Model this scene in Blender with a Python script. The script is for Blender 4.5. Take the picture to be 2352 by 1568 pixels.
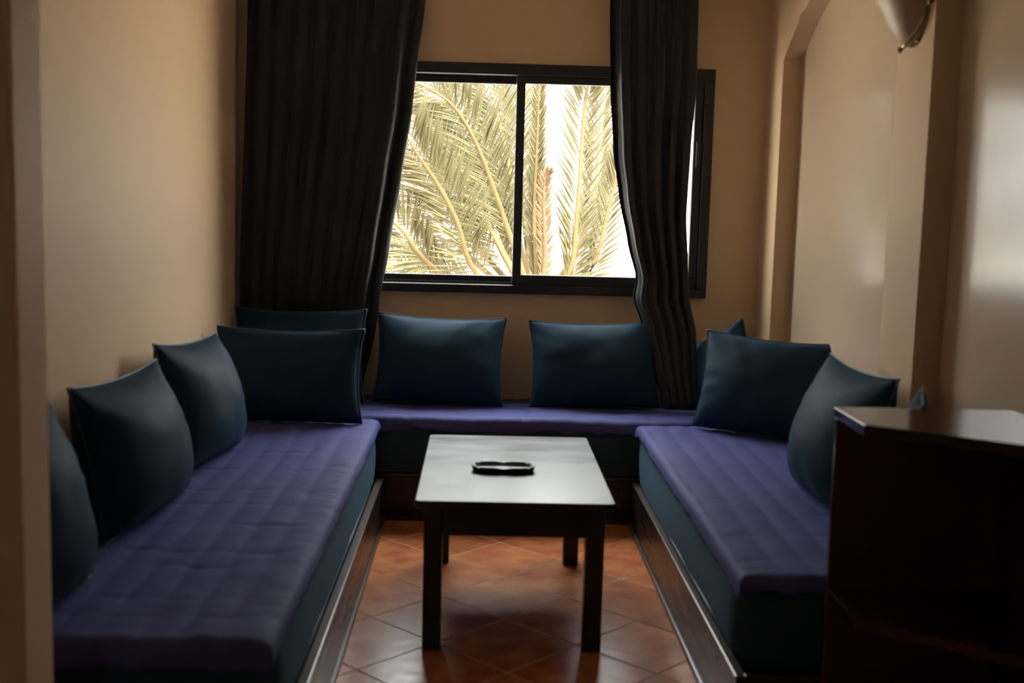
import bpy, bmesh, math, random
from mathutils import Vector, Matrix, noise

# ------------------------------------------------------------------ reset
for o in list(bpy.data.objects):
    bpy.data.objects.remove(o, do_unlink=True)
S = bpy.context.scene
COL = S.collection
PI = math.pi
random.seed(7)

# ------------------------------------------------------------------ camera
F_PX, YAW, PITCH, ROLL, CAM_H = 2679.1, 0.0274, 0.1174, -0.0258, 1.37
fw = Vector((math.sin(YAW) * math.cos(PITCH), math.cos(YAW) * math.cos(PITCH), -math.sin(PITCH)))
rt = Vector((math.cos(YAW), -math.sin(YAW), 0))
dn = fw.cross(rt)
r2 = rt * math.cos(ROLL) + dn * math.sin(ROLL)
d2 = -rt * math.sin(ROLL) + dn * math.cos(ROLL)
cam = bpy.data.cameras.new('camera')
cam_o = bpy.data.objects.new('camera', cam)
COL.objects.link(cam_o)
m = Matrix.Identity(4)
for i in range(3):
    m[i][0], m[i][1], m[i][2] = r2[i], -d2[i], -fw[i]
m[0][3], m[1][3], m[2][3] = 0, 0, CAM_H
cam_o.matrix_world = m
cam.sensor_width = 36.0
cam.lens = F_PX / 2352 * 36.0
cam.clip_start = 0.05
cam.clip_end = 300
cam.dof.use_dof = True
cam.dof.focus_distance = 9.0
cam.dof.aperture_fstop = 3.2
S.camera = cam_o

# ------------------------------------------------------------------ world and exposure
S.view_settings.view_transform = 'Standard'
S.view_settings.look = 'None'
S.view_settings.gamma = 1.0
S.view_settings.use_curve_mapping = False
S.view_settings.exposure = 0.0
SKY = 31.0                  # zenith brightness of a bright hazy sky (overcast gradient, a third of it at the horizon)
w = bpy.data.worlds.new('sky')
S.world = w
w.use_nodes = True
_nt = w.node_tree
bg = _nt.nodes['Background']
bg.inputs['Color'].default_value = (0.96, 0.985, 1.02, 1)
_tc = _nt.nodes.new('ShaderNodeTexCoord')
_sp = _nt.nodes.new('ShaderNodeSeparateXYZ')
_mr = _nt.nodes.new('ShaderNodeMapRange')
_mr.inputs[1].default_value = 0.0; _mr.inputs[2].default_value = 1.0
_mr.inputs[3].default_value = SKY / 3; _mr.inputs[4].default_value = SKY
_nt.links.new(_tc.outputs['Generated'], _sp.inputs[0])
_nt.links.new(_sp.outputs['Z'], _mr.inputs[0])
_nt.links.new(_mr.outputs[0], bg.inputs['Strength'])
# hazy sun standing high behind the house: it lights the palm and the ground outside, not the room
sl = bpy.data.lights.new('sun', 'SUN')
sl.energy = 46.0
sl.color = (1.0, 0.90, 0.74)
sl.angle = math.radians(2.0)
slo = bpy.data.objects.new('sun', sl)
COL.objects.link(slo)
slo.rotation_euler = (math.radians(32), 0, math.radians(18))
# a light portal in the window opening: only guides the sampling of the sky
pl = bpy.data.lights.new('window_portal', 'AREA')
pl.shape = 'RECTANGLE'; pl.size = 1.80; pl.size_y = 1.06
pl.cycles.is_portal = True
plo = bpy.data.objects.new('window_portal', pl)
COL.objects.link(plo)
plo.location = (0.165, 5.62, 1.48)
plo.rotation_euler = (-PI / 2, 0, 0)      # faces into the room (-y)
pl2 = bpy.data.lights.new('hall_portal', 'AREA')
pl2.shape = 'RECTANGLE'; pl2.size = 0.35; pl2.size_y = 0.45
pl2.cycles.is_portal = True
plo2 = bpy.data.objects.new('hall_portal', pl2)
COL.objects.link(plo2)
plo2.location = (-1.575, -2.27, 1.525)
plo2.rotation_euler = (PI / 2, 0, 0)      # faces into the hall (+y)


# ------------------------------------------------------------------ materials
def mat(name, col, rough=0.6, spec=0.5, noise_amt=0.0, noise_scale=8.0, bump=0.0, bump_scale=40.0,
        sheen=0.0, metal=0.0, coat=0.0, stretch=None, rough_noise=0.0, sheen_col=None):
    M = bpy.data.materials.new(name)
    M.use_nodes = True
    nt = M.node_tree
    b = nt.nodes['Principled BSDF']
    b.inputs['Base Color'].default_value = (*col, 1)
    b.inputs['Roughness'].default_value = rough
    b.inputs['Specular IOR Level'].default_value = spec
    b.inputs['Metallic'].default_value = metal
    b.inputs['Coat Weight'].default_value = coat
    b.inputs['Sheen Weight'].default_value = sheen
    if sheen_col:
        b.inputs['Sheen Tint'].default_value = (*sheen_col, 1)
    tc = nt.nodes.new('ShaderNodeTexCoord')
    src = tc.outputs['Object']
    if stretch:
        mp = nt.nodes.new('ShaderNodeMapping')
        mp.inputs['Scale'].default_value = stretch
        nt.links.new(src, mp.inputs['Vector'])
        src = mp.outputs['Vector']
    if noise_amt or rough_noise:
        n = nt.nodes.new('ShaderNodeTexNoise')
        n.inputs['Scale'].default_value = noise_scale
        n.inputs['Detail'].default_value = 5
        nt.links.new(src, n.inputs['Vector'])
        if noise_amt:
            mx = nt.nodes.new('ShaderNodeMix')
            mx.data_type = 'RGBA'
            mx.inputs[6].default_value = (*[c * (1 - noise_amt) for c in col], 1)
            mx.inputs[7].default_value = (*[min(1, c * (1 + noise_amt)) for c in col], 1)
            nt.links.new(n.outputs['Fac'], mx.inputs[0])
            nt.links.new(mx.outputs[2], b.inputs['Base Color'])
        if rough_noise:
            mr = nt.nodes.new('ShaderNodeMapRange')
            mr.inputs[1].default_value = 0.3; mr.inputs[2].default_value = 0.7
            mr.inputs[3].default_value = rough - rough_noise; mr.inputs[4].default_value = rough + rough_noise
            nt.links.new(n.outputs['Fac'], mr.inputs[0])
            nt.links.new(mr.outputs[0], b.inputs['Roughness'])
    if bump:
        n2 = nt.nodes.new('ShaderNodeTexNoise')
        n2.inputs['Scale'].default_value = bump_scale
        n2.inputs['Detail'].default_value = 4
        nt.links.new(src, n2.inputs['Vector'])
        bp = nt.nodes.new('ShaderNodeBump')
        bp.inputs['Strength'].default_value = bump
        bp.inputs['Distance'].default_value = 0.004
        nt.links.new(n2.outputs['Fac'], bp.inputs['Height'])
        nt.links.new(bp.outputs['Normal'], b.inputs['Normal'])
    return M


M = {}
M['wall'] = mat('painted_plaster', (0.65, 0.475, 0.31), 0.55, 0.10, 0.03, 3.0, 0.12, 26.0)
M['niche'] = mat('glossy_niche_paint', (0.60, 0.475, 0.345), 0.20, 0.5, 0.03, 3.0, 0.10, 18.0)
M['ceiling'] = mat('ceiling_paint', (0.72, 0.64, 0.53), 0.6)
M['grout'] = mat('grout', (0.46, 0.31, 0.23), 0.8, 0.3)
M['window'] = mat('dark_window_frame', (0.020, 0.021, 0.023), 0.55, 0.4)
M['gasket'] = mat('aluminium_track', (0.05, 0.05, 0.05), 0.35, 0.5)
M['curtain'] = mat('black_curtain_cloth', (0.018, 0.019, 0.023), 0.6, 0.30, 0.10, 30, 0.15, 160, sheen=0.10)
M['cushion'] = mat('dark_teal_satin', (0.0130, 0.036, 0.060), 0.58, 0.07, 0.12, 14, 0.10, 220, sheen=0.05,
                   sheen_col=(0.3, 0.6, 0.9))
M['piping'] = mat('dark_teal_piping', (0.016, 0.032, 0.048), 0.45, 0.5, sheen=0.2, sheen_col=(0.3, 0.6, 0.9))
M['mattress'] = mat('dark_teal_upholstery', (0.027, 0.056, 0.080), 0.70, 0.12, 0.12, 10, 0.15, 180, sheen=0.10,
                    sheen_col=(0.3, 0.6, 0.9))
M['cover'] = mat('purple_blue_quilt', (0.056, 0.063, 0.205), 0.7, 0.15, 0.10, 9, 0.25, 120, sheen=0.04,
                 sheen_col=(0.5, 0.55, 1.0))
M['plinth'] = mat('dark_walnut_plinth', (0.014, 0.009, 0.007), 0.30, 0.5, 0.12, 6, 0.0, stretch=(6, 0.7, 6), rough_noise=0.05)
M['plinth_edge'] = mat('polished_edge_wood', (0.06, 0.045, 0.035), 0.28, 0.6)
M['table'] = mat('black_lacquered_wood', (0.010, 0.009, 0.009), 0.33, 0.5, 0.3, 5, 0.0, stretch=(1.2, 6, 1), rough_noise=0.0)
M['tabletop'] = mat('worn_black_lacquer', (0.030, 0.029, 0.029), 0.32, 0.46, 0.3, 5, 0.03, 30, stretch=(1, 2.2, 1), rough_noise=0.042)
M['dish'] = mat('dark_glazed_dish', (0.010, 0.010, 0.012), 0.42, 0.35)
M['mahogany'] = mat('dark_red_mahogany', (0.018, 0.0045, 0.004), 0.13, 0.6, 0.3, 5, stretch=(1, 8, 8))
M['mahogany_edge'] = mat('red_mahogany_edge', (0.045, 0.010, 0.010), 0.22, 0.5)
M['brass'] = mat('aged_brass', (0.35, 0.26, 0.15), 0.28, 0.5, metal=1.0)
M['shade'] = mat('cream_alabaster_glass', (0.42, 0.30, 0.185), 0.45, 0.35, 0.30, 22)
M['trunk'] = mat('palm_trunk', (0.16, 0.085, 0.035), 0.9, 0.2, 0.4, 9)
M['sand'] = mat('pale_ground', (0.55, 0.50, 0.42), 0.9, 0.2, 0.1, 1)
M['whitewash'] = mat('whitewashed_wall', (0.75, 0.72, 0.68), 0.8, 0.2)
M['far_window'] = mat('far_window_glass', (0.10, 0.10, 0.10), 0.2, 0.5)
M['rail_metal'] = mat('brown_rail', (0.12, 0.07, 0.045), 0.6, 0.3)


def leaf_mat(name, c1, c2):
    m_ = bpy.data.materials.new(name)
    m_.use_nodes = True
    nt = m_.node_tree
    nt.nodes.clear()
    out = nt.nodes.new('ShaderNodeOutputMaterial')
    tc = nt.nodes.new('ShaderNodeTexCoord')
    n = nt.nodes.new('ShaderNodeTexNoise'); n.inputs['Scale'].default_value = 3.0
    nt.links.new(tc.outputs['Object'], n.inputs['Vector'])
    mx = nt.nodes.new('ShaderNodeMix'); mx.data_type = 'RGBA'
    mx.inputs[6].default_value = (*c1, 1); mx.inputs[7].default_value = (*c2, 1)
    nt.links.new(n.outputs['Fac'], mx.inputs[0])
    d = nt.nodes.new('ShaderNodeBsdfDiffuse'); t = nt.nodes.new('ShaderNodeBsdfTranslucent')
    ms = nt.nodes.new('ShaderNodeMixShader'); ms.inputs[0].default_value = 0.45
    nt.links.new(mx.outputs[2], d.inputs['Color']); nt.links.new(mx.outputs[2], t.inputs['Color'])
    nt.links.new(d.outputs[0], ms.inputs[1]); nt.links.new(t.outputs[0], ms.inputs[2])
    nt.links.new(ms.outputs[0], out.inputs['Surface'])
    return m_


M['leaf'] = leaf_mat('palm_leaf', (0.084, 0.079, 0.040), (0.114, 0.098, 0.060))
M['rachis'] = leaf_mat('palm_rachis', (0.13, 0.10, 0.05), (0.15, 0.11, 0.06))
M['dry'] = leaf_mat('dry_palm_leaf', (0.14, 0.09, 0.05), (0.17, 0.12, 0.075))


def glass_mat():
    m_ = bpy.data.materials.new('window_glass')
    m_.use_nodes = True
    nt = m_.node_tree
    nt.nodes.clear()
    out = nt.nodes.new('ShaderNodeOutputMaterial')
    lw = nt.nodes.new('ShaderNodeLayerWeight'); lw.inputs['Blend'].default_value = 0.5
    pw = nt.nodes.new('ShaderNodeMath'); pw.operation = 'POWER'; pw.inputs[1].default_value = 5
    nt.links.new(lw.outputs['Facing'], pw.inputs[0])
    fr = nt.nodes.new('ShaderNodeMath'); fr.operation = 'MULTIPLY_ADD'
    fr.inputs[1].default_value = 0.9; fr.inputs[2].default_value = 0.035
    nt.links.new(pw.outputs[0], fr.inputs[0])
    tr = nt.nodes.new('ShaderNodeBsdfTransparent'); tr.inputs['Color'].default_value = (0.96, 0.97, 0.95, 1)
    gl = nt.nodes.new('ShaderNodeBsdfGlossy'); gl.inputs['Roughness'].default_value = 0.02
    ms = nt.nodes.new('ShaderNodeMixShader')
    nt.links.new(fr.outputs[0], ms.inputs[0])
    nt.links.new(tr.outputs[0], ms.inputs[1]); nt.links.new(gl.outputs[0], ms.inputs[2])
    nt.links.new(ms.outputs[0], out.inputs['Surface'])
    return m_


M['glass'] = glass_mat()


def tile_mat():
    m_ = mat('terracotta_tile', (0.36, 0.13, 0.05), 0.24, 0.55)
    nt = m_.node_tree
    b = nt.nodes['Principled BSDF']
    oi = nt.nodes.new('ShaderNodeObjectInfo')
    tc = nt.nodes.new('ShaderNodeTexCoord')
    n = nt.nodes.new('ShaderNodeTexNoise'); n.noise_dimensions = '4D'
    n.inputs['Scale'].default_value = 9; n.inputs['Detail'].default_value = 6
    nt.links.new(tc.outputs['Object'], n.inputs['Vector'])
    mul = nt.nodes.new('ShaderNodeMath'); mul.operation = 'MULTIPLY'; mul.inputs[1].default_value = 37
    nt.links.new(oi.outputs['Random'], mul.inputs[0]); nt.links.new(mul.outputs[0], n.inputs['W'])
    cr = nt.nodes.new('ShaderNodeValToRGB')
    cr.color_ramp.elements[0].position = 0.30; cr.color_ramp.elements[0].color = (0.33, 0.085, 0.026, 1)
    cr.color_ramp.elements[1].position = 0.72; cr.color_ramp.elements[1].color = (0.58, 0.22, 0.085, 1)
    nt.links.new(n.outputs['Fac'], cr.inputs[0])
    hs = nt.nodes.new('ShaderNodeHueSaturation')
    mr = nt.nodes.new('ShaderNodeMapRange'); mr.inputs[3].default_value = 0.82; mr.inputs[4].default_value = 1.15
    nt.links.new(oi.outputs['Random'], mr.inputs[0]); nt.links.new(mr.outputs[0], hs.inputs['Value'])
    nt.links.new(cr.outputs[0], hs.inputs['Color'])
    nt.links.new(hs.outputs[0], b.inputs['Base Color'])
    n3 = nt.nodes.new('ShaderNodeTexNoise'); n3.noise_dimensions = '4D'; n3.inputs['Scale'].default_value = 16
    nt.links.new(tc.outputs['Object'], n3.inputs['Vector']); nt.links.new(mul.outputs[0], n3.inputs['W'])
    bp = nt.nodes.new('ShaderNodeBump'); bp.inputs['Strength'].default_value = 0.25; bp.inputs['Distance'].default_value = 0.004
    nt.links.new(n3.outputs['Fac'], bp.inputs['Height']); nt.links.new(bp.outputs['Normal'], b.inputs['Normal'])
    return m_


M['tile'] = tile_mat()


# ------------------------------------------------------------------ helpers
def obj(name, bm, material, parent=None, smooth=False, loc=None):
    me = bpy.data.meshes.new(name)
    bmesh.ops.recalc_face_normals(bm, faces=bm.faces)
    bm.to_mesh(me)
    bm.free()
    me.materials.append(material)
    if smooth:
        me.polygons.foreach_set('use_smooth', [True] * len(me.polygons))
    o = bpy.data.objects.new(name, me)
    COL.objects.link(o)
    if parent is not None:
        o.parent = parent
    if loc is not None:
        o.location = loc
    return o


def thing(name, label, cat, loc=(0, 0, 0), group=None):
    o = bpy.data.objects.new(name, None)
    o.empty_display_size = 0.1
    COL.objects.link(o)
    o.location = loc
    return tag(o, label, cat, group)


def tag(o, label=None, cat=None, group=None, kind=None):
    if label: o['label'] = label
    if cat: o['category'] = cat
    if group: o['group'] = group
    if kind: o['kind'] = kind
    return o


def box(bm, lo, hi, bev=0.0, seg=2):
    vs = [bm.verts.new((x, y, z)) for x in (lo[0], hi[0]) for y in (lo[1], hi[1]) for z in (lo[2], hi[2])]
    idx = [(0, 1, 3, 2), (4, 6, 7, 5), (0, 4, 5, 1), (2, 3, 7, 6), (0, 2, 6, 4), (1, 5, 7, 3)]
    fs = [bm.faces.new([vs[i] for i in f]) for f in idx]
    if bev > 0:
        es = list({e for f in fs for e in f.edges})
        bmesh.ops.bevel(bm, geom=es, offset=bev, segments=seg, profile=0.5, affect='EDGES')


def boxobj(name, lo, hi, material, parent=None, bev=0.004, seg=2, smooth=False):
    bm = bmesh.new()
    box(bm, lo, hi, bev, seg)
    return obj(name, bm, material, parent, smooth)


def prism(bm, poly, z0, z1, bev=0.0):
    lo = [bm.verts.new((x, y, z0)) for x, y in poly]
    hi = [bm.verts.new((x, y, z1)) for x, y in poly]
    fs = [bm.faces.new(lo[::-1]), bm.faces.new(hi)]
    n = len(poly)
    for i in range(n):
        fs.append(bm.faces.new((lo[i], lo[(i + 1) % n], hi[(i + 1) % n], hi[i])))
    if bev:
        es = list({e for f in fs for e in f.edges})
        bmesh.ops.bevel(bm, geom=es, offset=bev, segments=2, profile=0.5, affect='EDGES')


def tube(bm, pts, rad, n=8, closed=False):
    pts = [Vector(p) for p in pts]
    N = len(pts)
    rings = []
    for i, p in enumerate(pts):
        if closed:
            t = pts[(i + 1) % N] - pts[i - 1]
        else:
            t = pts[min(i + 1, N - 1)] - pts[max(i - 1, 0)]
        t.normalize()
        a = Vector((0, 0, 1)) if abs(t.z) < 0.9 else Vector((1, 0, 0))
        u = t.cross(a).normalized(); v = t.cross(u)
        r = rad(i / (N - 1)) if callable(rad) else rad
        rings.append([bm.verts.new(p + (u * math.cos(k * 2 * PI / n) + v * math.sin(k * 2 * PI / n)) * r) for k in range(n)])
    for i in range(N if closed else N - 1):
        A, B = rings[i], rings[(i + 1) % N]
        for k in range(n):
            bm.faces.new((A[k], A[(k + 1) % n], B[(k + 1) % n], B[k]))
    if not closed:
        bm.faces.new(rings[0][::-1]); bm.faces.new(rings[-1])


def grid(bm, nx, ny, fn):
    V = [[bm.verts.new(fn(i / nx, j / ny)) for j in range(ny + 1)] for i in range(nx + 1)]
    for i in range(nx):
        for j in range(ny):
            bm.faces.new((V[i][j], V[i + 1][j], V[i + 1][j + 1], V[i][j + 1]))
    return V


def lerp_tab(tab, z):
    """piecewise-linear lookup, tab sorted by falling z: [(z, value)]"""
    if z >= tab[0][0]: return tab[0][1]
    for (z0, v0), (z1, v1) in zip(tab, tab[1:]):
        if z >= z1:
            t = (z0 - z) / (z0 - z1)
            t = t * t * (3 - 2 * t) * 0.35 + t * 0.65
            return v0 + (v1 - v0) * t
    return tab[-1][1]


def fbm(x, y, z=0.0, o=3):
    return noise.fractal(Vector((x, y, z)), 1.0, 2.0, o)


# ------------------------------------------------------------------ room shell
XL, XR, YB, ZC = -1.14, 1.31, 5.5, 2.62
NX = XR + 0.085            # back of the niches
YH0 = -2.2                 # far end of the hall behind the viewer
XH = -2.4                  # left side of that hall

# floor: grout bed with separate tiles laid on the diagonal
floor = boxobj('floor', (XH, YH0, -0.10), (XR + 0.2, YB + 0.2, -0.0014), M['grout'], bev=0)
tag(floor, kind='structure')
HD, OX, OY = 0.2215, 0.1012, 4.1843
side = HD * math.sqrt(2) - 0.005
bm = bmesh.new(); box(bm, (-side / 2, -side / 2, -0.010), (side / 2, side / 2, 0.0), 0.0012, 1)
tile_mesh = None
for u in range(-6, 7):
    for v in range(-5, 16):
        if (u + v) % 2 == 0:
            continue
        cx, cy = OX + HD * u, OY - HD * v
        if not (-0.66 < cx < 0.92 and 1.0 < cy < 5.05):
            continue
        if tile_mesh is None:
            t = obj('tile', bm, M['tile'], floor); tile_mesh = t.data
        else:
            t = bpy.data.objects.new('tile', tile_mesh); COL.objects.link(t); t.parent = floor
        t.location = (cx, cy, random.uniform(-0.0006, 0.0004))
        t.rotation_euler = (random.uniform(-.002, .002), random.uniform(-.002, .002), PI / 4 + 0.0048 + random.choice((0, PI / 2, PI)))

tag(boxobj('ceiling', (XH, YH0, ZC), (XR + 0.2, YB + 0.2, ZC + 0.1), M['ceiling'], bev=0), kind='structure')

# window wall with an opening
WX0, WX1, WZ0, WZ1 = -0.73, 1.06, 0.95, 2.01
bm = bmesh.new()
T = 0.20
for lo, hi in (((XL - .2, YB, -.003), (WX0 + .02, YB + T, ZC)), ((WX1 - .02, YB, -.003), (XR + .2, YB + T, ZC)),
               ((WX0 + .02, YB, -.003), (WX1 - .02, YB + T, WZ0 + .02)), ((WX0 + .02, YB, WZ1 - .02), (WX1 - .02, YB + T, ZC))):
    box(bm, lo, hi)
tag(obj('wall_back', bm, M['wall']), kind='structure')

tag(boxobj('wall_left', (XL - .2, 2.20, -.003), (XL, YB, ZC), M['wall'], bev=0), kind='structure')

# pier that frames the view on the left (end of the partition between hall and alcove)
bm = bmesh.new(); box(bm, (XH, 2.05, -.003), (-0.812, 2.20, ZC), 0.012, 3)
tag(obj('wall_front', bm, M['wall']), kind='structure')
tag(boxobj('wall_hall', (XH - .1, YH0, -.003), (XH, 2.05, ZC), M['wall'], bev=0), kind='structure')
HW = (-1.75, -1.40, 1.30, 1.75)          # unseen window added to the hall, sized to bring fill daylight to the pier
bm = bmesh.new()
for lo, hi in (((XH, YH0 - .1, -.003), (HW[0], YH0, ZC)), ((HW[1], YH0 - .1, -.003), (XR + .2, YH0, ZC)),
               ((HW[0], YH0 - .1, -.003), (HW[1], YH0, HW[2])), ((HW[0], YH0 - .1, HW[3]), (HW[1], YH0, ZC))):
    box(bm, lo, hi)
tag(obj('wall_rear', bm, M['wall']), kind='structure')
bm = bmesh.new()
for lo, hi in (((HW[0], YH0 - .08, HW[2]), (HW[1], YH0 - .02, HW[2] + .035)), ((HW[0], YH0 - .08, HW[3] - .035), (HW[1], YH0 - .02, HW[3])),
               ((HW[0], YH0 - .08, HW[2] + .035), (HW[0] + .035, YH0 - .02, HW[3] - .035)), ((HW[1] - .035, YH0 - .08, HW[2] + .035), (HW[1], YH0 - .02, HW[3] - .035))):
    box(bm, lo, hi)
w2 = tag(obj('hall_fill_window', bm, M['window']), kind='structure')
boxobj('pane', (HW[0] + .035, YH0 - .052, HW[2] + .035), (HW[1] - .035, YH0 - .048, HW[3] - .035), M['glass'], w2, bev=0)

# right wall with two blind arches
NICHES = [(3.77, 5.225), (2.015, 3.47)]
SPRING, RISE = 2.03, 0.25


def niche_top(y, a, b):
    half = (b - a) / 2; c = (a + b) / 2
    Rr = (half * half + RISE * RISE) / (2 * RISE)
    return SPRING + math.sqrt(max(0, Rr * Rr - (y - c) ** 2)) - (Rr - RISE)


bm = bmesh.new()


def q(*ps):
    bm.faces.new([bm.verts.new(p) for p in ps])


ys = [YH0]
for a, b in sorted(NICHES):
    ys += [a + (b - a) * i / 28 for i in range(29)]
ys.append(YB)
for y0, y1 in zip(ys, ys[1:]):
    nic = next(((a, b) for a, b in NICHES if y0 >= a - 1e-6 and y1 <= b + 1e-6), None)
    if nic:
        z0, z1 = niche_top(y0, *nic), niche_top(y1, *nic)
        q((XR, y0, z0), (XR, y1, z1), (XR, y1, ZC), (XR, y0, ZC))
        q((XR, y0, z0), (XR, y1, z1), (NX, y1, z1), (NX, y0, z0))
    else:
        q((XR, y0, -.003), (XR, y1, -.003), (XR, y1, ZC), (XR, y0, ZC))
for a, b in NICHES:
    for y in (a, b):
        q((XR, y, -.003), (NX, y, -.003), (NX, y, SPRING), (XR, y, SPRING))
bmesh.ops.remove_doubles(bm, verts=bm.verts, dist=1e-5)
es = [e for e in bm.edges if len(e.link_faces) == 2 and abs(e.calc_face_angle(0)) > 1.2
      and all(abs(v.co.x - XR) < 1e-4 for v in e.verts)]
bmesh.ops.bevel(bm, geom=es, offset=0.006, segments=2, profile=0.5, affect='EDGES')
wr = obj('wall_right', bm, M['wall'])
tag(wr, kind='structure')
for a, b in NICHES:
    bm = bmesh.new()
    pts = [(a, 0.0)] + [(a + (b - a) * i / 28, niche_top(a + (b - a) * i / 28, a, b)) for i in range(29)] + [(b, 0.0)]
    lo = [bm.verts.new((NX - 0.0005, y, z)) for y, z in pts]
    hi = [bm.verts.new((NX + 0.06, y, z)) for y, z in pts]
    bm.faces.new(lo); bm.faces.new(hi[::-1])
    for i in range(len(pts)):
        j = (i + 1) % len(pts)
        bm.faces.new((lo[i], hi[i], hi[j], lo[j]))
    obj('niche_panel', bm, M['niche'], wr)
boxobj('backing', (NX + 0.06, YH0, 0), (NX + 0.16, YB, ZC), M['wall'], wr, bev=0)

# ------------------------------------------------------------------ sliding window
win = bpy.data.objects.new('window_1', None); COL.objects.link(win)
win.location = ((WX0 + WX1) / 2, YB, WZ0)
tag(win, kind='structure')


def wpart(name, lo, hi, material, parent=None, bev=0.004):
    p = parent or win
    base = win.matrix_basis.translation if parent is None else Vector((0, 0, 0))
    bm = bmesh.new()
    off = Vector(win.location)
    box(bm, Vector(lo) - off, Vector(hi) - off, bev)
    return obj(name, bm, material, p)


FY0, FY1 = YB - 0.030, YB + 0.11
wpart('frame_rail', (WX0, FY0, WZ1 - .052), (WX1, FY1, WZ1), M['window'])
wpart('frame_rail', (WX0, FY0, WZ0), (WX1, FY1, WZ0 + .040), M['window'])
wpart('frame_stile', (WX0, FY0, WZ0 + .040), (WX0 + .045, FY1, WZ1 - .052), M['window'])
wpart('frame_stile', (WX1 - .045, FY0, WZ0 + .040), (WX1, FY1, WZ1 - .052), M['window'])
wpart('track', (WX0 + .045, YB + .018, WZ0 + .040), (WX1 - .045, YB + .026, WZ0 + .052), M['gasket'], bev=0.001)


def sash(x0, x1, y0, y1, st, lowrail):
    z0, z1 = WZ0 + .040, WZ1 - .052
    s = wpart('sash', (x0, y0, z0), (x1, y1, z0 + lowrail), M['window'])
    for lo, hi in (((x0, y0, z1 - .036), (x1, y1, z1)), ((x0, y0, z0 + lowrail), (x0 + st, y1, z1 - .036)),
                   ((x1 - st, y0, z0 + lowrail), (x1, y1, z1 - .036))):
        wpart('sash_bar', lo, hi, M['window'], s)
    ym = (y0 + y1) / 2
    wpart('pane', (x0 + st - .005, ym - .002, z0 + lowrail - .005), (x1 - st + .005, ym + .002, z1 - .03), M['glass'], s, bev=0)
    return s


s1 = sash(WX0 + .045, 0.185, YB + .030, YB + .062, .042, .040)
s2 = sash(0.142, WX1 - .045, YB - .016, YB + .016, .042, .050)
h = wpart('latch', (0.985, YB - .024, 1.56), (1.000, YB - .014, 1.68), M['gasket'], s2, bev=.004)

# ------------------------------------------------------------------ banquettes: plinth, mattress, quilted cover
PH = 0.205


def plinth_side(name, xf, xw, y0, y1, label):
    """xf = front face towards the aisle, xw = wall side"""
    s = 1 if xf < xw else -1
    t = thing(name, label, 'plinth', ((xf + xw) / 2, (y0 + y1) / 2, 0), 'dark wooden plinths under the seat mattresses')
    L = Vector(t.location)

    def part(nm, lo, hi, mt, bev=.003):
        lo2 = [min(a, b) for a, b in zip(lo, hi)]; hi2 = [max(a, b) for a, b in zip(lo, hi)]
        bm = bmesh.new(); box(bm, Vector(lo2) - L, Vector(hi2) - L, bev); return obj(nm, bm, mt, t)
    part('front_board', (xf, y0, 0.016), (xf + s * .022, y1, PH - .010), M['plinth'])
    part('top_edging', (xf - s * .003, y0 - .002, PH - .010), (xf + s * .026, y1, PH), M['plinth_edge'], .0035)
    part('bottom_moulding', (xf - s * .010, y0, 0.0), (xf + s * .012, y1, 0.018), M['plinth_edge'], .006)
    part('end_board', (xf + s * .022, y0, 0.0), (xw, y0 + .022, PH), M['plinth'])
    part('end_board', (xf + s * .022, y1 - .022, 0.0), (xw, y1, PH), M['plinth'])
    part('deck', (xf + s * .022, y0 + .022, PH - .045), (xw, y1 - .022, PH - .020), M['plinth'])
    return t


plinth_side('seat_plinth', -0.400, XL + .004, 2.30, 4.885, 'long dark wooden plinth under the mattress on the left wall')
plinth_side('seat_plinth', 0.663, XR - .004, 2.80, 4.885, 'dark wooden plinth under the mattress on the right wall')
# plinth under the window
tb = thing('seat_plinth', 'dark wooden plinth under the bench below the window', 'plinth', (0.08, 5.2, 0),
           'dark wooden plinths under the seat mattresses')


def bpart(nm, lo, hi, mt, bev=.003):
    L = Vector(tb.location); bm = bmesh.new(); box(bm, Vector(lo) - L, Vector(hi) - L, bev); return obj(nm, bm, mt, tb)


bpart('front_board', (XL + .004, 4.930, 0.016), (XR - .004, 4.952, PH - .010), M['plinth'])
bpart('top_edging', (XL + .004, 4.926, PH - .010), (XR - .004, 4.956, PH), M['plinth_edge'])
bpart('bottom_moulding', (XL + .004, 4.918, 0.0), (XR - .004, 4.940, 0.018), M['plinth'], .006)
bpart('deck', (XL + .004, 4.952, PH - .045), (XR - .004, YB - .004, PH - .020), M['plinth'])
bpart('back_board', (XL + .004, YB - .026, 0.0), (XR - .004, YB - .004, PH - .045), M['plinth'])


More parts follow.
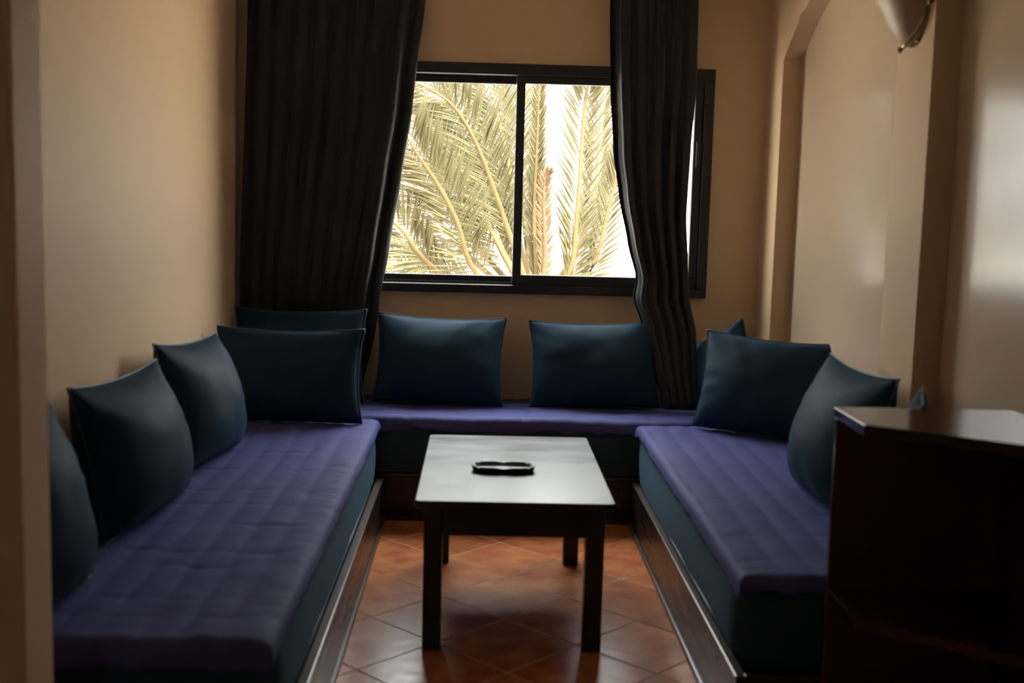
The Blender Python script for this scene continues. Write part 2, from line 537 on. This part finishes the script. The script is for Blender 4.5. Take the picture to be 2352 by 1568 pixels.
def mattress(lo, hi, label, seed):
    """soft block with rounded edges, slightly bulging sides and a seam cord along its upper rim"""
    cx, cy = (lo[0] + hi[0]) / 2, (lo[1] + hi[1]) / 2
    t = thing('mattress', label, 'mattress', (cx, cy, lo[2]), 'firm teal mattresses of the U-shaped seat')
    hx, hy, hz = (hi[0] - lo[0]) / 2, (hi[1] - lo[1]) / 2, (hi[2] - lo[2]) / 2
    bm = bmesh.new()
    bmesh.ops.create_cube(bm, size=2.0)
    bmesh.ops.subdivide_edges(bm, edges=bm.edges[:], cuts=15, use_grid_fill=True)
    r = 0.045
    for v in bm.verts:
        p = Vector((v.co.x * hx, v.co.y * hy, v.co.z * hz))
        c = Vector((max(-hx + r, min(hx - r, p.x)), max(-hy + r, min(hy - r, p.y)), max(-hz + .03, min(hz - .03, p.z))))
        d = p - c
        k = Vector((d.x / r, d.y / r, d.z / .03))
        if k.length > 1: k.normalize()
        p = c + Vector((k.x * r, k.y * r, k.z * .03))
        bul = 0.010 * (1 - (p.z / hz) ** 2)
        if abs(v.co.x) > .99: p.x += math.copysign(bul, p.x)
        if abs(v.co.y) > .99: p.y += math.copysign(bul, p.y)
        n_ = fbm(p.x * 3 + seed, p.y * 3, p.z * 3) * .004
        p += Vector((n_, n_, 0))
        v.co = p + Vector((0, 0, hz))
    obj('mattress_body', bm, M['mattress'], t, True)
    for zz in (0.030, 2 * hz - .030):
        bm = bmesh.new()
        pts = []
        for k in range(64):
            a = 2 * PI * k / 64
            ex = math.copysign(abs(math.cos(a)) ** 0.22, math.cos(a)); ey = math.copysign(abs(math.sin(a)) ** 0.22, math.sin(a))
            pts.append((ex * (hx + .003), ey * (hy + .003), zz))
        tube(bm, pts, .004, 6, True)
        obj('piping', bm, M['piping'], t, True)
    return t


MZ0, MZ1 = 0.186, 0.437
mattress((XL + .015, 2.37, MZ0), (-0.432, 4.895, MZ1), 'long teal mattress lying along the left wall', 1)
mattress((0.688, 2.865, MZ0), (XR - .012, 4.895, MZ1), 'teal mattress along the right wall, ending beside the mahogany cabinet', 2)
mattress((XL + .015, 4.945, MZ0), (XR - .012, YB - .012, MZ1), 'teal bench mattress lying below the window', 3)


def cover(x0, x1, y0, y1, drops, label, seed, along='y', scal=0.012):
    """quilted cover on a mattress; drops = (x0 side, x1 side, y0 side, y1 side) overhang lengths"""
    ztop = MZ1 + 0.004
    o_loc = Vector(((x0 + x1) / 2, (y0 + y1) / 2, ztop))
    NXg, NYg = (76, 190) if along == 'y' else (220, 70)
    R = 0.030
    bm = bmesh.new()
    A0, A1, B0, B1 = x0 - drops[0], x1 + drops[1], y0 - drops[2], y1 + drops[3]

    def edge(e, dr):
        """arc over the rim: returns (outward, drop) for e metres past the start of the rounding"""
        if e <= 0: return 0.0, 0.0
        if e < R * PI / 2:
            a = e / R
            return R * math.sin(a), R * (1 - math.cos(a))
        return R + 0.02 * (e - R * PI / 2), R + (e - R * PI / 2)

    def fn(s, t):
        a = A0 + (A1 - A0) * s; b = B0 + (B1 - B0) * t
        # uneven hems
        hem = 1 + 0.0
        wob_x = scal * fbm(b * 5 + seed, seed * 3.1, 0, 3); wob_y = scal * fbm(a * 7 + seed, seed * 1.7, 5, 3)
        sx = max(0, min(1, (s - .85) / .15)) if drops[1] else 0
        sx0 = max(0, min(1, (.15 - s) / .15)) if drops[0] else 0
        sy = max(0, min(1, (.04 - t) / .04)) if (drops[2] and along == 'y') else (max(0, min(1, (.25 - t) / .25)) if drops[2] else 0)
        a2 = a + wob_x * sx - wob_x * sx0; b2 = b - wob_y * sy
        ex1 = a2 - (x1 - R) if drops[1] else 0
        ex0 = (x0 + R) - a2 if drops[0] else 0
        ey0 = (y0 + R) - b2 if drops[2] else 0
        ey1 = b2 - (y1 - R) if drops[3] else 0
        ox1, d1 = edge(ex1, drops[1]); ox0, d0 = edge(ex0, drops[0])
        oy0, e0 = edge(ey0, drops[2]); oy1, e1 = edge(ey1, drops[3])
        x = (x1 - R + ox1) if ex1 > 0 else ((x0 + R - ox0) if ex0 > 0 else a2)
        y = (y0 + R - oy0) if ey0 > 0 else ((y1 - R + oy1) if ey1 > 0 else b2)
        dz = max(d1, d0, e0, e1) + 0.25 * min(max(d1, d0), max(e0, e1))
        # quilting channels run along the seat
        pitch = 0.088
        c = (a if along == 'y' else b)
        ph = abs(math.sin(PI * (c + .01 * fbm(a * 2, b * 2, seed)) / pitch))
        puff = 0.0045 * ph ** 0.5
        # cross creases
        cr = 0.0
        bb = b if along == 'y' else a
        for k, yc in enumerate(CREASES):
            u_ = c - (x0 if along == 'y' else y0)
            dd = (bb - (yc + 0.03 * fbm(u_ * 5, k * 3.3, seed))) / 0.012
            cr += 0.006 * math.exp(-dd * dd) * max(0, 0.35 + fbm(u_ * 6 + k * 7, k * 1.9, seed))
        wr_ = 0.002 * fbm(a * 9, b * 9, seed) + 0.006 * fbm(a * 2.2, b * 2.2, seed + 9)
        # puckers running in from the hems
        rim = max(max(0, 1 - abs(ex1) / .07) if drops[1] else 0, max(0, 1 - abs(ey0) / .07) if drops[2] else 0)
        pk = 0.0035 * rim * fbm((b if ex1 > ey0 else a) * 17, seed, 0, 2)
        z = ztop + puff - cr + wr_ + pk - dz + 0.006
        if dz > R:      # the hanging flap ripples outwards
            k_ = scal * .5 * fbm((b if d1 > e0 else a) * 8, seed * 2.0, 3, 2) + .004
            if d1 >= max(e0, e1) and d1 > 0: x += k_
            elif e0 > 0: y -= k_
        return Vector((x, y, z)) - o_loc
    grid(bm, NXg, NYg, fn)
    o = obj('seat_cover', bm, M['cover'], None, True, o_loc)
    sm = o.modifiers.new('thickness', 'SOLIDIFY'); sm.thickness = 0.008; sm.offset = -1.0
    return tag(o, label, 'seat cover', 'purple-blue quilted seat covers')


CREASES = [2.50, 2.62, 2.86, 2.98, 3.22, 3.45, 3.62, 3.9, 4.2]
cover(XL + .03, -0.418, 2.345, 4.895, (0, .026, .050, .012), 'long purple-blue quilted cover spread on the left mattress', 3.0, scal=.006)
cover(0.672, XR - .02, 2.850, 4.895, (.036, 0, .034, .012), 'purple-blue quilted cover on the right mattress, hem hanging over its side', 8.0, scal=.020)
CREASES = [-.8, -.3, .2, .5, .75, .85, .95]
cover(XL + .03, XR - .03, 4.935, YB - .02, (0, 0, .045, 0), 'bright purple-blue quilted cover on the bench below the window', 15.0, 'x', scal=.022)


# ------------------------------------------------------------------ cushions
def cushion_mesh(wd, ht, th, seed, slump=0.0):
    N = 26
    bm = bmesh.new()

    def outline(u, v):
        c = 0.075
        x = u * wd / 2 * (1 - c * (1 - v * v) * abs(u) ** 1.5)
        y = v * ht / 2 * (1 - c * (1.25 if v > 0 else 0.3) * (1 - u * u) * abs(v) ** 1.5)
        return x, y
    top, bot = [], []
    for i in range(N + 1):
        rt_, rb_ = [], []
        for j in range(N + 1):
            u = -math.cos(PI * i / N); v = -math.cos(PI * j / N)
            u = 0.35 * u + 0.65 * (2 * i / N - 1); v = 0.35 * v + 0.65 * (2 * j / N - 1)
            x, y = outline(u, v)
            e = max(0.0, (1 - u * u) * (1 - v * v))
            z = th / 2 * e ** 0.52
            # filling sinks a little towards the bottom
            z *= 1 + slump * -v * 0.35
            # gathers that run in from the corners and rims
            rad = max(abs(u), abs(v))
            ang = math.atan2(v, u)
            z += 0.014 * fbm(ang * 5, seed, 0, 2) * rad ** 3 * (e ** 0.3)
            z += 0.008 * fbm(u * 1.6 + seed, v * 1.6, 2) * e ** 0.5
            edge_ = (i in (0, N) or j in (0, N))
            a = bm.verts.new((x, y, 0 if edge_ else z))
            rt_.append(a)
            rb_.append(a if edge_ else bm.verts.new((x, y, -z * 0.9)))
        top.append(rt_); bot.append(rb_)
    for i in range(N):
        for j in range(N):
            bm.faces.new((top[i][j], top[i + 1][j], top[i + 1][j + 1], top[i][j + 1]))
            f = (bot[i][j], bot[i][j + 1], bot[i + 1][j + 1], bot[i + 1][j])
            bm.faces.new(f)
    rim = []
    K = 20
    for k in range(K): rim.append((-1 + 2 * k / K, -1))
    for k in range(K): rim.append((1, -1 + 2 * k / K))
    for k in range(K): rim.append((1 - 2 * k / K, 1))
    for k in range(K): rim.append((-1, 1 - 2 * k / K))
    bp = bmesh.new()
    tube(bp, [(*outline(u, v), 0) for u, v in rim], 0.0035, 6, True)
    return bm, bp


def cushion(label, B, face, lean, roll=0.0, wd=.60, ht=.44, th=.15, seed=0, slump=.5, corner=0):
    """B = middle of the bottom rim, face = horizontal facing angle in degrees (0 = +x, 90 = +y)"""
    bm, bp = cushion_mesh(wd, ht, th, seed, slump)
    t = thing('cushion', label, 'cushion', group='dark teal cushions on the U-shaped seat')
    a = math.radians(face); n_h = Vector((math.cos(a), math.sin(a), 0)); zh = Vector((0, 0, 1)); th_ = math.radians(lean)
    up = zh * math.cos(th_) - n_h * math.sin(th_)
    nr = zh * math.sin(th_) + n_h * math.cos(th_)
    ri = up.cross(nr)
    r = math.radians(roll)
    ri2 = ri * math.cos(r) + up * math.sin(r); up2 = -ri * math.sin(r) + up * math.cos(r)
    mw = Matrix.Identity(4)
    c = Vector(B)
    if corner:      # B is where that upper corner stands
        c = c - ri2 * (corner * wd / 2) - up2 * ht
    for i in range(3):
        mw[i][0], mw[i][1], mw[i][2], mw[i][3] = ri2[i], up2[i], nr[i], c[i]
    t.matrix_world = mw
    sh = Matrix.Translation((0, ht / 2, 0))
    bm.transform(sh); bp.transform(sh)
    obj('cushion_body', bm, M['cushion'], t, True)
    obj('piping', bp, M['piping'], t, True)
    return t


ZS = 0.456
cushion('nearest left-wall cushion, partly cut off by the wall edge', (-.945, 2.53, ZS), -6, 14, 0, wd=.45, ht=.45, seed=1, th=.22)
cushion('second dark teal cushion along the left wall, counted from the near end', (-.94, 3.30, ZS), -6, 13, 0, ht=.42, seed=2, th=.25)
cushion('third dark teal cushion along the left wall, beside the camera-facing one', (-.935, 4.06, ZS), -6, 13, -2.5, ht=.43, seed=3, th=.25)
cushion('black-looking cushion standing across the far end of the left mattress', (-.785, 4.75, ZS), -90, 12, 0, wd=.61, ht=.39, seed=4, th=.16)
cushion('cushion in the left corner behind another, below the long curtain', (-.82, 5.22, ZS), -90, 14, 0, wd=.60, ht=.43, seed=5)
cushion('left of the two cushions leaning on the wall below the window, fully visible', (-.19, 5.24, ZS), -90, 20, -1.5, wd=.60, ht=.42, seed=6, th=.20)
cushion('right cushion below the window, overlapped by the short curtain', (.53, 5.24, ZS), -90, 20, 1, wd=.60, ht=.41, seed=7, th=.20)
cushion('corner cushion of which only the tip shows beside the right wall', (1.177, 5.20, .890), -140, 12, 30, wd=.34, ht=.38, seed=8, corner=1)
cushion('wide cushion set at an angle on the far end of the right mattress', (1.140, 4.66, ZS), -124, 13, -1.5, wd=.58, ht=.41, seed=9, th=.2)
cushion('cushion leaning on the right wall, half hidden by the cabinet', (1.10, 3.62, ZS), 183, 14, 0, wd=.58, ht=.45, seed=10, th=.25)
cushion('cushion whose pointed corner peeks over the cabinet top', (1.20, 3.09, .912), 160, 8, 0, wd=.32, ht=.42, seed=11, th=.13, corner=-1)


# ------------------------------------------------------------------ curtains
def curtain(label, Ltab, Rtab, ytab, nfold, amp, seed, ztop=2.58, zbot=.48, edge=0.0, hem=0.0):
    bm = bmesh.new()
    NS, NZ = nfold * 18, 60

    def fn(s, t):
        z = ztop + (zbot - ztop) * t
        L = lerp_tab(Ltab, z); Rr = lerp_tab(Rtab, z)
        x = L + (Rr - L) * s
        y0 = lerp_tab(ytab, z)
        warp = s + 0.020 * fbm(s * 6, seed, 0) + 0.02 * fbm(s * 3, z * 0.7, seed)
        a = amp * (0.55 + 0.45 * max(0, min(1, (z - .55) / .6))) * (0.75 + 0.5 * fbm(s * 4 + seed, z * .5, 1))
        y = y0 + a * math.sin(2 * PI * nfold * warp) + 0.006 * fbm(s * 9, z * 1.4, seed + 3)
        x += 0.3 * a * math.cos(4 * PI * nfold * warp) * (0.2 if s < .03 or s > .97 else 1)
        y += edge * max(0, min(1, (0.09 - s) / .045))
        if hem:      # the leading edge is folded back behind the last fold
            k = max(0, min(1, (s - .905) / .022))
            y += hem * k * max(0, min(1, (z - .7) / .4))
            a_ = .018 * math.exp(-((s - .885) / .03) ** 2); y -= a_
        return Vector((x, y, z))
    grid(bm, NS, NZ, fn)
    o = obj('curtain', bm, M['curtain'], None, True)
    sm = o.modifiers.new('thickness', 'SOLIDIFY'); sm.thickness = 0.003
    return tag(o, label, 'curtain', 'black curtains beside the window')


curtain('wide black curtain swept aside into the left corner',
        [(2.6, -1.06), (2.27, -1.078), (.86, -1.118), (.5, -1.125)],
        [(2.6, -.27), (2.266, -.284), (1.979, -.319), (1.785, -.335), (1.491, -.38), (1.133, -.435), (.911, -.476), (.769, -.491), (.5, -.55)],
        [(2.6, 5.40), (1.0, 5.40), (.85, 5.43), (.5, 5.445)], 9, .017, 2.0, hem=.035)
curtain('narrow black curtain hanging over the right of the window onto the bench',
        [(2.6, .55), (2.286, .553), (1.923, .566), (1.613, .591), (1.418, .624), (1.201, .672), (1.042, .718), (.942, .704), (.842, .742), (.66, .790), (.477, .832)],
        [(2.6, .944), (1.915, .956), (1.662, .943), (1.327, .934), (1.128, .95), (.948, .964), (.807, .992), (.624, .995), (.48, .998)],
        [(2.6, 5.395), (1.0, 5.39), (.8, 5.33), (.477, 5.20)], 5, .022, 6.0, zbot=.462, edge=.030)
rail = thing('curtain_rail', 'plain dark rail under the ceiling carrying both black curtains', 'curtain rail', (0, 5.40, 2.60))
bm = bmesh.new(); box(bm, (-1.12, -.012, -.016), (1.12, .012, .012), .003); obj('track', bm, M['window'], rail)
for xx in (-1.0, -.3, .4, 1.05):
    bm = bmesh.new(); box(bm, (xx - .015, -.018, .010), (xx + .015, .018, .020), .002); obj('bracket', bm, M['gasket'], rail)

# ------------------------------------------------------------------ coffee table
TX0, TX1, TY0, TY1, TZ = -0.187, 0.421, 3.418, 4.430, 0.480
tbl = thing('coffee_table', 'black rectangular coffee table with a worn shiny top on the tiles', 'table', ((TX0 + TX1) / 2, (TY0 + TY1) / 2, 0))
L = Vector(tbl.location)
hx, hy = (TX1 - TX0) / 2, (TY1 - TY0) / 2
bm = bmesh.new()
rc = .018
poly = []
for sx, sy, a0 in ((1, 1, 0), (-1, 1, 90), (-1, -1, 180), (1, -1, 270)):
    for k in range(5):
        a = math.radians(a0 + 90 * k / 4)
        poly.append((sx * (hx - rc) + rc * math.cos(a), sy * (hy - rc) + rc * math.sin(a)))
prism(bm, poly, TZ - .022, TZ, .004)
obj('tabletop', bm, M['tabletop'], tbl)
LW = .057
for sx in (-1, 1):
    for sy in (-1, 1):
        cx, cy = sx * (hx - .028 - LW / 2), sy * (hy - .040 - LW / 2)
        bm = bmesh.new(); box(bm, (cx - LW / 2, cy - LW / 2, 0), (cx + LW / 2, cy + LW / 2, TZ - .022), .004)
        obj('leg', bm, M['table'], tbl)
for s in (-1, 1):
    bm = bmesh.new(); y = s * (hy - .056)
    box(bm, (-hx + .085, y - .011, TZ - .118), (hx - .085, y + .011, TZ - .022), .002); obj('apron', bm, M['table'], tbl)
    bm = bmesh.new(); x = s * (hx - .044)
    box(bm, (x - .011, -hy + .097, TZ - .118), (x + .011, hy - .097, TZ - .022), .002); obj('apron', bm, M['table'], tbl)

# oblong dish on it
dish = thing('dish', 'small dark oblong dish with a notched rim lying on the coffee table', 'dish', (0.087, 3.845, TZ))
bm = bmesh.new()


def oval(a, b, n=48, p=3.2):
    out = []
    for k in range(n):
        t = 2 * PI * k / n
        out.append((a * math.copysign(abs(math.cos(t)) ** (2 / p), math.cos(t)), b * math.copysign(abs(math.sin(t)) ** (2 / p), math.sin(t))))
    return out


prof = [(0.090, 0.040, 0.0), (0.103, 0.054, 0.006), (0.107, 0.058, 0.017), (0.105, 0.056, 0.020), (0.099, 0.050, 0.018), (0.092, 0.044, 0.007), (0.05, 0.022, 0.005)]
rings = []
for i, (a, b, z) in enumerate(prof):
    ring = []
    for k, (x, y) in enumerate(oval(a, b)):
        zz = z - (0.004 if (i in (2, 3, 4) and k % 6 == 0) else 0)
        ring.append(bm.verts.new((x, y, zz)))
    rings.append(ring)
for A, B in zip(rings, rings[1:]):
    for k in range(48):
        bm.faces.new((A[k], A[(k + 1) % 48], B[(k + 1) % 48], B[k]))
bm.faces.new(rings[0][::-1]); bm.faces.new(rings[-1])
obj('bowl', bm, M['dish'], dish, True)

# ------------------------------------------------------------------ corner cabinet with open shelves
CZ = 0.900
cab = thing('shelf_cabinet', 'dark red mahogany open shelf cabinet with an angled front and glossy top', 'cabinet', (1.1, 2.55, 0))
Lc = Vector((1.1, 2.55))
outl = [(.865, 2.785), (.865, 2.55), (1.160, 2.335), (XR - .004, 2.226), (XR - .004, 2.785)]


def cpoly(ins=0.0, bk=0.0):
    return [(x + (ins if x < 1 else 0) - Lc.x, y + (ins if y < 2.7 else -bk) - Lc.y) for x, y in outl]


bm = bmesh.new(); prism(bm, cpoly(), CZ - .026, CZ, .003); obj('top_board', bm, M['mahogany'], cab)
for z in (.425, .06):
    bm = bmesh.new(); prism(bm, cpoly(.004, .018), z, z + .024, .002); obj('shelf', bm, M['mahogany'], cab)
bm = bmesh.new(); box(bm, (.869 - Lc.x, 2.767 - Lc.y, 0), (XR - .004 - Lc.x, 2.783 - Lc.y, CZ - .026), .002); obj('back_panel', bm, M['mahogany_edge'], cab)
bm = bmesh.new(); box(bm, (XR - .026 - Lc.x, 2.245 - Lc.y, 0), (XR - .006 - Lc.x, 2.767 - Lc.y, CZ - .026), .002); obj('side_panel', bm, M['mahogany'], cab)
bm = bmesh.new(); prism(bm, cpoly(.03, .03), 0, .06, .002); obj('base', bm, M['mahogany'], cab)

# ------------------------------------------------------------------ wall lamp on the pillar between the arches
lamp = thing('wall_lamp', 'cream half-bowl wall lamp with a curved brass strap on the pillar between the arches', 'lamp', (XR, 3.63, 1.868))
bm = bmesh.new()
lp = [(0.012, 0.0), (0.042, 0.018), (0.070, 0.048), (0.095, 0.084), (0.114, 0.120), (0.124, 0.138), (0.136, 0.146), (0.138, 0.160), (0.132, 0.160), (0.118, 0.140), (0.088, 0.084), (0.062, 0.050), (0.015, 0.014)]
rings = []
for r, z in lp:
    rings.append([bm.verts.new((-r * 0.85 * math.sin(PI * k / 20) - .004, r * 1.12 * math.cos(PI * k / 20), z * .98 + .008)) for k in range(21)])
for A, B in zip(rings, rings[1:]):
    for k in range(20):
        bm.faces.new((A[k], A[k + 1], B[k + 1], B[k]))
for rr in (0, 20):
    bm.faces.new([ring[rr] for ring in rings])
obj('lamp_shade', bm, M['shade'], lamp, True)
bm = bmesh.new(); box(bm, (-.012, -.05, .02), (0, .05, .16), .004); obj('wall_plate', bm, M['brass'], lamp)
bm = bmesh.new()
tube(bm, [(-.010, -.165, .130), (-.024, -.172, .116), (-.030, -.172, .095), (-.036, -.164, .070), (-.042, -.148, .045), (-.050, -.124, .022), (-.058, -.095, .004), (-.064, -.066, -.006)],
     lambda t: .008 - .002 * t, 8)
obj('strap', bm, M['brass'], lamp, True)
bm = bmesh.new(); bmesh.ops.create_uvsphere(bm, u_segments=12, v_segments=8, radius=.014)
bm.transform(Matrix.Translation((-.020, -.165, .132))); obj('knob', bm, M['table'], lamp, True)
bm = bmesh.new(); bmesh.ops.create_uvsphere(bm, u_segments=12, v_segments=8, radius=.010)
bm.transform(Matrix.Translation((-.065, -.063, -.007))); obj('finial', bm, M['brass'], lamp, True)

# ------------------------------------------------------------------ outside: palm, ground, far house, railing
tag(boxobj('ground', (-40, -40, -3.2), (40, 80, -3.0), M['sand'], bev=0), kind='structure')
palm = thing('palm_tree', 'date palm with pale green arching fronds close outside the window', 'tree', (0.42, 8.6, -3.0))
PB = Vector(palm.location)
bm = bmesh.new()
K, NR = 14, 40
rings = []
for i in range(NR + 1):
    z = 3.65 * i / NR
    r = (.21 if i < NR - 6 else .21 + .05 * (i - NR + 6) / 6) * (1 + .10 * ((i % 2) - .5)) * (1 if i < NR - 1 else .7)
    rings.append([bm.verts.new((r * math.cos(2 * PI * (k + .5 * (i % 2)) / K), r * math.sin(2 * PI * (k + .5 * (i % 2)) / K), z)) for k in range(K)])
for A, B in zip(rings, rings[1:]):
    for k in range(K):
        bm.faces.new((A[k], A[(k + 1) % K], B[(k + 1) % K], B[k]))
bm.faces.new(rings[0][::-1]); bm.faces.new(rings[-1])
obj('trunk', bm, M['trunk'], palm)


def catmull(P, n):
    P = [P[0] * 2 - P[1]] + P + [P[-1] * 2 - P[-2]]
    out = []
    segs = len(P) - 3
    for k in range(n + 1):
        s = k / n * segs
        i = min(int(s), segs - 1); t = s - i
        p0, p1, p2, p3 = P[i:i + 4]
        out.append(0.5 * ((2 * p1) + (p2 - p0) * t + (2 * p0 - 5 * p1 + 4 * p2 - p3) * t * t + (3 * p1 - p0 - 3 * p2 + p3) * t ** 3))
    return out


def frond(pts, seed, leaf=.55, dry=False, nl=105, twist=0.0, spread=1.0):
    rnd = random.Random(seed)
    P = [Vector(p) - PB for p in pts]
    C = catmull(P, 60)
    bm = bmesh.new()
    tube(bm, C[::2], lambda t: .022 * (1 - t) + .003, 6)
    f = obj('frond', bm, M['dry'] if dry else M['rachis'], palm, True)
    bl = bmesh.new()
    for side_ in (-1, 1):
        for k in range(nl):
            s = 0.14 + 0.86 * (k + rnd.random() * .5) / nl
            i = min(int(s * 60), 59)
            p = C[i].lerp(C[i + 1], s * 60 - i)
            tan = (C[i + 1] - C[i]).normalized()
            # the plane of the blade roughly faces the room
            nrm = Vector((math.sin(twist), -math.cos(twist), 0.25))
            out = tan.cross(nrm).normalized() * side_
            nn = out.cross(tan).normalized()
            ln = leaf * math.sin(PI * min(1, .22 + .72 * s)) ** .7 * rnd.uniform(.85, 1.1)
            ang = math.radians(rnd.uniform(34, 46)) * spread
            d = (tan * math.cos(ang) + out * math.sin(ang) + nn * rnd.uniform(-.10, .22)).normalized()
            wv = d.cross(nn).normalized() * rnd.uniform(.0075, .0115)
            droop = Vector((0, 0, -ln * rnd.uniform(.02, .10)))
            p1, p2 = p + d * ln * .4, p + d * ln + droop
            up = nn * .006
            a = bl.verts.new(p); b1 = bl.verts.new(p1 + wv + up); b2 = bl.verts.new(p1 - wv + up); b0 = bl.verts.new(p1 - up); e = bl.verts.new(p2)
            bl.faces.new((a, b1, b0)); bl.faces.new((a, b0, b2)); bl.faces.new((b1, e, b0)); bl.faces.new((b0, e, b2))
    lo = obj('leaflets', bl, M['dry'] if dry else M['leaf'], f)
    lo['kind'] = 'stuff'


HE = (0.42, 8.6, .55)
FR = [
    ([HE, (.207, 8.5, 1.12), (.076, 8.4, 1.46), (-.03, 8.3, 1.72), (-.16, 8.2, 1.95), (-.31, 8.1, 2.09), (-.60, 8.0, 2.20), (-1.0, 7.8, 2.2)], dict(leaf=.52)),
    ([HE, (-.03, 8.2, .87), (-.18, 8.0, 1.25), (-.31, 7.9, 1.49), (-.43, 7.8, 1.66), (-.56, 7.7, 1.83), (-.9, 7.6, 1.95)], dict(leaf=.48)),
    ([HE, (-.25, 8.2, .86), (-.43, 8.0, 1.02), (-.58, 7.9, 1.21), (-.85, 7.7, 1.36), (-1.2, 7.5, 1.4)], dict(leaf=.42)),
    ([HE, (.27, 8.9, 1.15), (.21, 9.0, 1.56), (.12, 9.1, 1.95), (.03, 9.2, 2.27), (-.15, 9.3, 2.7), (-.4, 9.4, 3.0)], dict(leaf=.50)),
    ([HE, (.05, 9.0, 1.2), (-.15, 9.2, 1.62), (-.30, 9.4, 1.98), (-.52, 9.6, 2.35), (-.9, 9.8, 2.6)], dict(leaf=.55)),
    ([HE, (-.10, 9.2, .95), (-.38, 9.5, 1.25), (-.65, 9.8, 1.6), (-1.0, 10.0, 1.9), (-1.5, 10.2, 2.0)], dict(leaf=.55)),
    ([HE, (-.2, 8.7, .72), (-.5, 8.8, .85), (-.85, 8.9, .90), (-1.2, 9.0, .8)], dict(leaf=.40)),
    ([HE, (.15, 8.9, 1.0), (.02, 9.1, 1.3), (-.12, 9.3, 1.55), (-.25, 9.5, 1.75), (-.6, 9.8, 2.2)], dict(leaf=.5)),
    ([HE, (-.05, 9.3, 1.05), (-.28, 9.7, 1.42), (-.5, 10.0, 1.78), (-.85, 10.3, 2.15), (-1.3, 10.5, 2.4)], dict(leaf=.6)),
    ([HE, (.12, 9.2, 1.2), (.0, 9.6, 1.7), (-.16, 9.9, 2.15), (-.4, 10.2, 2.6), (-.8, 10.4, 2.9)], dict(leaf=.6)),
    ([HE, (.34, 9.1, 1.1), (.30, 9.4, 1.6), (.26, 9.6, 2.1), (.18, 9.8, 2.6), (.05, 10.0, 3.0)], dict(leaf=.42)),
    ([HE, (.64, 8.5, .87), (.677, 8.45, 1.30), (.70, 8.4, 2.02), (.72, 8.3, 2.25), (.78, 8.1, 2.7), (.86, 7.9, 3.0)], dict(leaf=.36, spread=.8)),
    ([HE, (.78, 8.5, .873), (.92, 8.45, 1.42), (.99, 8.4, 1.70), (1.15, 8.3, 2.1), (1.4, 8.1, 2.5)], dict(leaf=.30, spread=.7)),
    ([HE, (.74, 8.8, 1.1), (.85, 9.0, 1.5), (.88, 9.1, 2.0), (.93, 9.2, 2.5), (1.02, 9.3, 2.9)], dict(leaf=.34, spread=.7)),
    ([HE, (.40, 8.6, .92), (.375, 8.6, 1.30), (.375, 8.5, 1.75), (.38, 8.4, 2.2), (.40, 8.3, 2.7)], dict(leaf=.20, spread=.6)),
    ([HE, (.46, 8.5, .95), (.44, 8.4, 1.25), (.43, 8.35, 1.5), (.46, 8.3, 1.62)], dict(leaf=.15, dry=True, spread=.7, nl=34)),
]
for i, (pts, kw) in enumerate(FR):
    frond(pts, 100 + i, **kw)

house = thing('far_house', 'white house with small dark windows far beyond the palm, low in the left pane', 'house', (-5.0, 34, -3.0))
bm = bmesh.new(); box(bm, (-4, 0, 0), (5.2, 6, 3.35)); obj('wall', bm, M['whitewash'], house)
bm = bmesh.new(); box(bm, (-4.1, -.15, 3.35), (5.3, 6.1, 3.55)); obj('parapet', bm, M['whitewash'], house)
for xx in (-2.4, -.8, .8, 2.0, 3.2, 4.3):
    bm = bmesh.new(); box(bm, (xx - .3, -.03, 2.35), (xx + .3, .02, 2.95)); f = obj('window', bm, M['far_window'], house)
rg = thing('balcony_rail', 'thin brown balcony railing outside behind the palm base', 'railing', (1.6, 14.0, -3.0))
bm = bmesh.new(); box(bm, (-1.4, -.03, 3.52), (1.1, .03, 3.58)); obj('top_rail', bm, M['rail_metal'], rg)
bm = bmesh.new(); box(bm, (-1.4, -.02, 2.62), (1.1, .02, 2.66)); obj('bottom_rail', bm, M['rail_metal'], rg)
bm = bmesh.new(); box(bm, (-1.5, -.2, 0), (1.2, 2.5, 2.55)); obj('balcony_wall', bm, M['whitewash'], rg)
for k in range(16):
    xx = -1.38 + k * .164
    bm = bmesh.new(); box(bm, (xx - .012, -.012, 2.55), (xx + .012, .012, 3.54)); obj('baluster', bm, M['rail_metal'], rg)
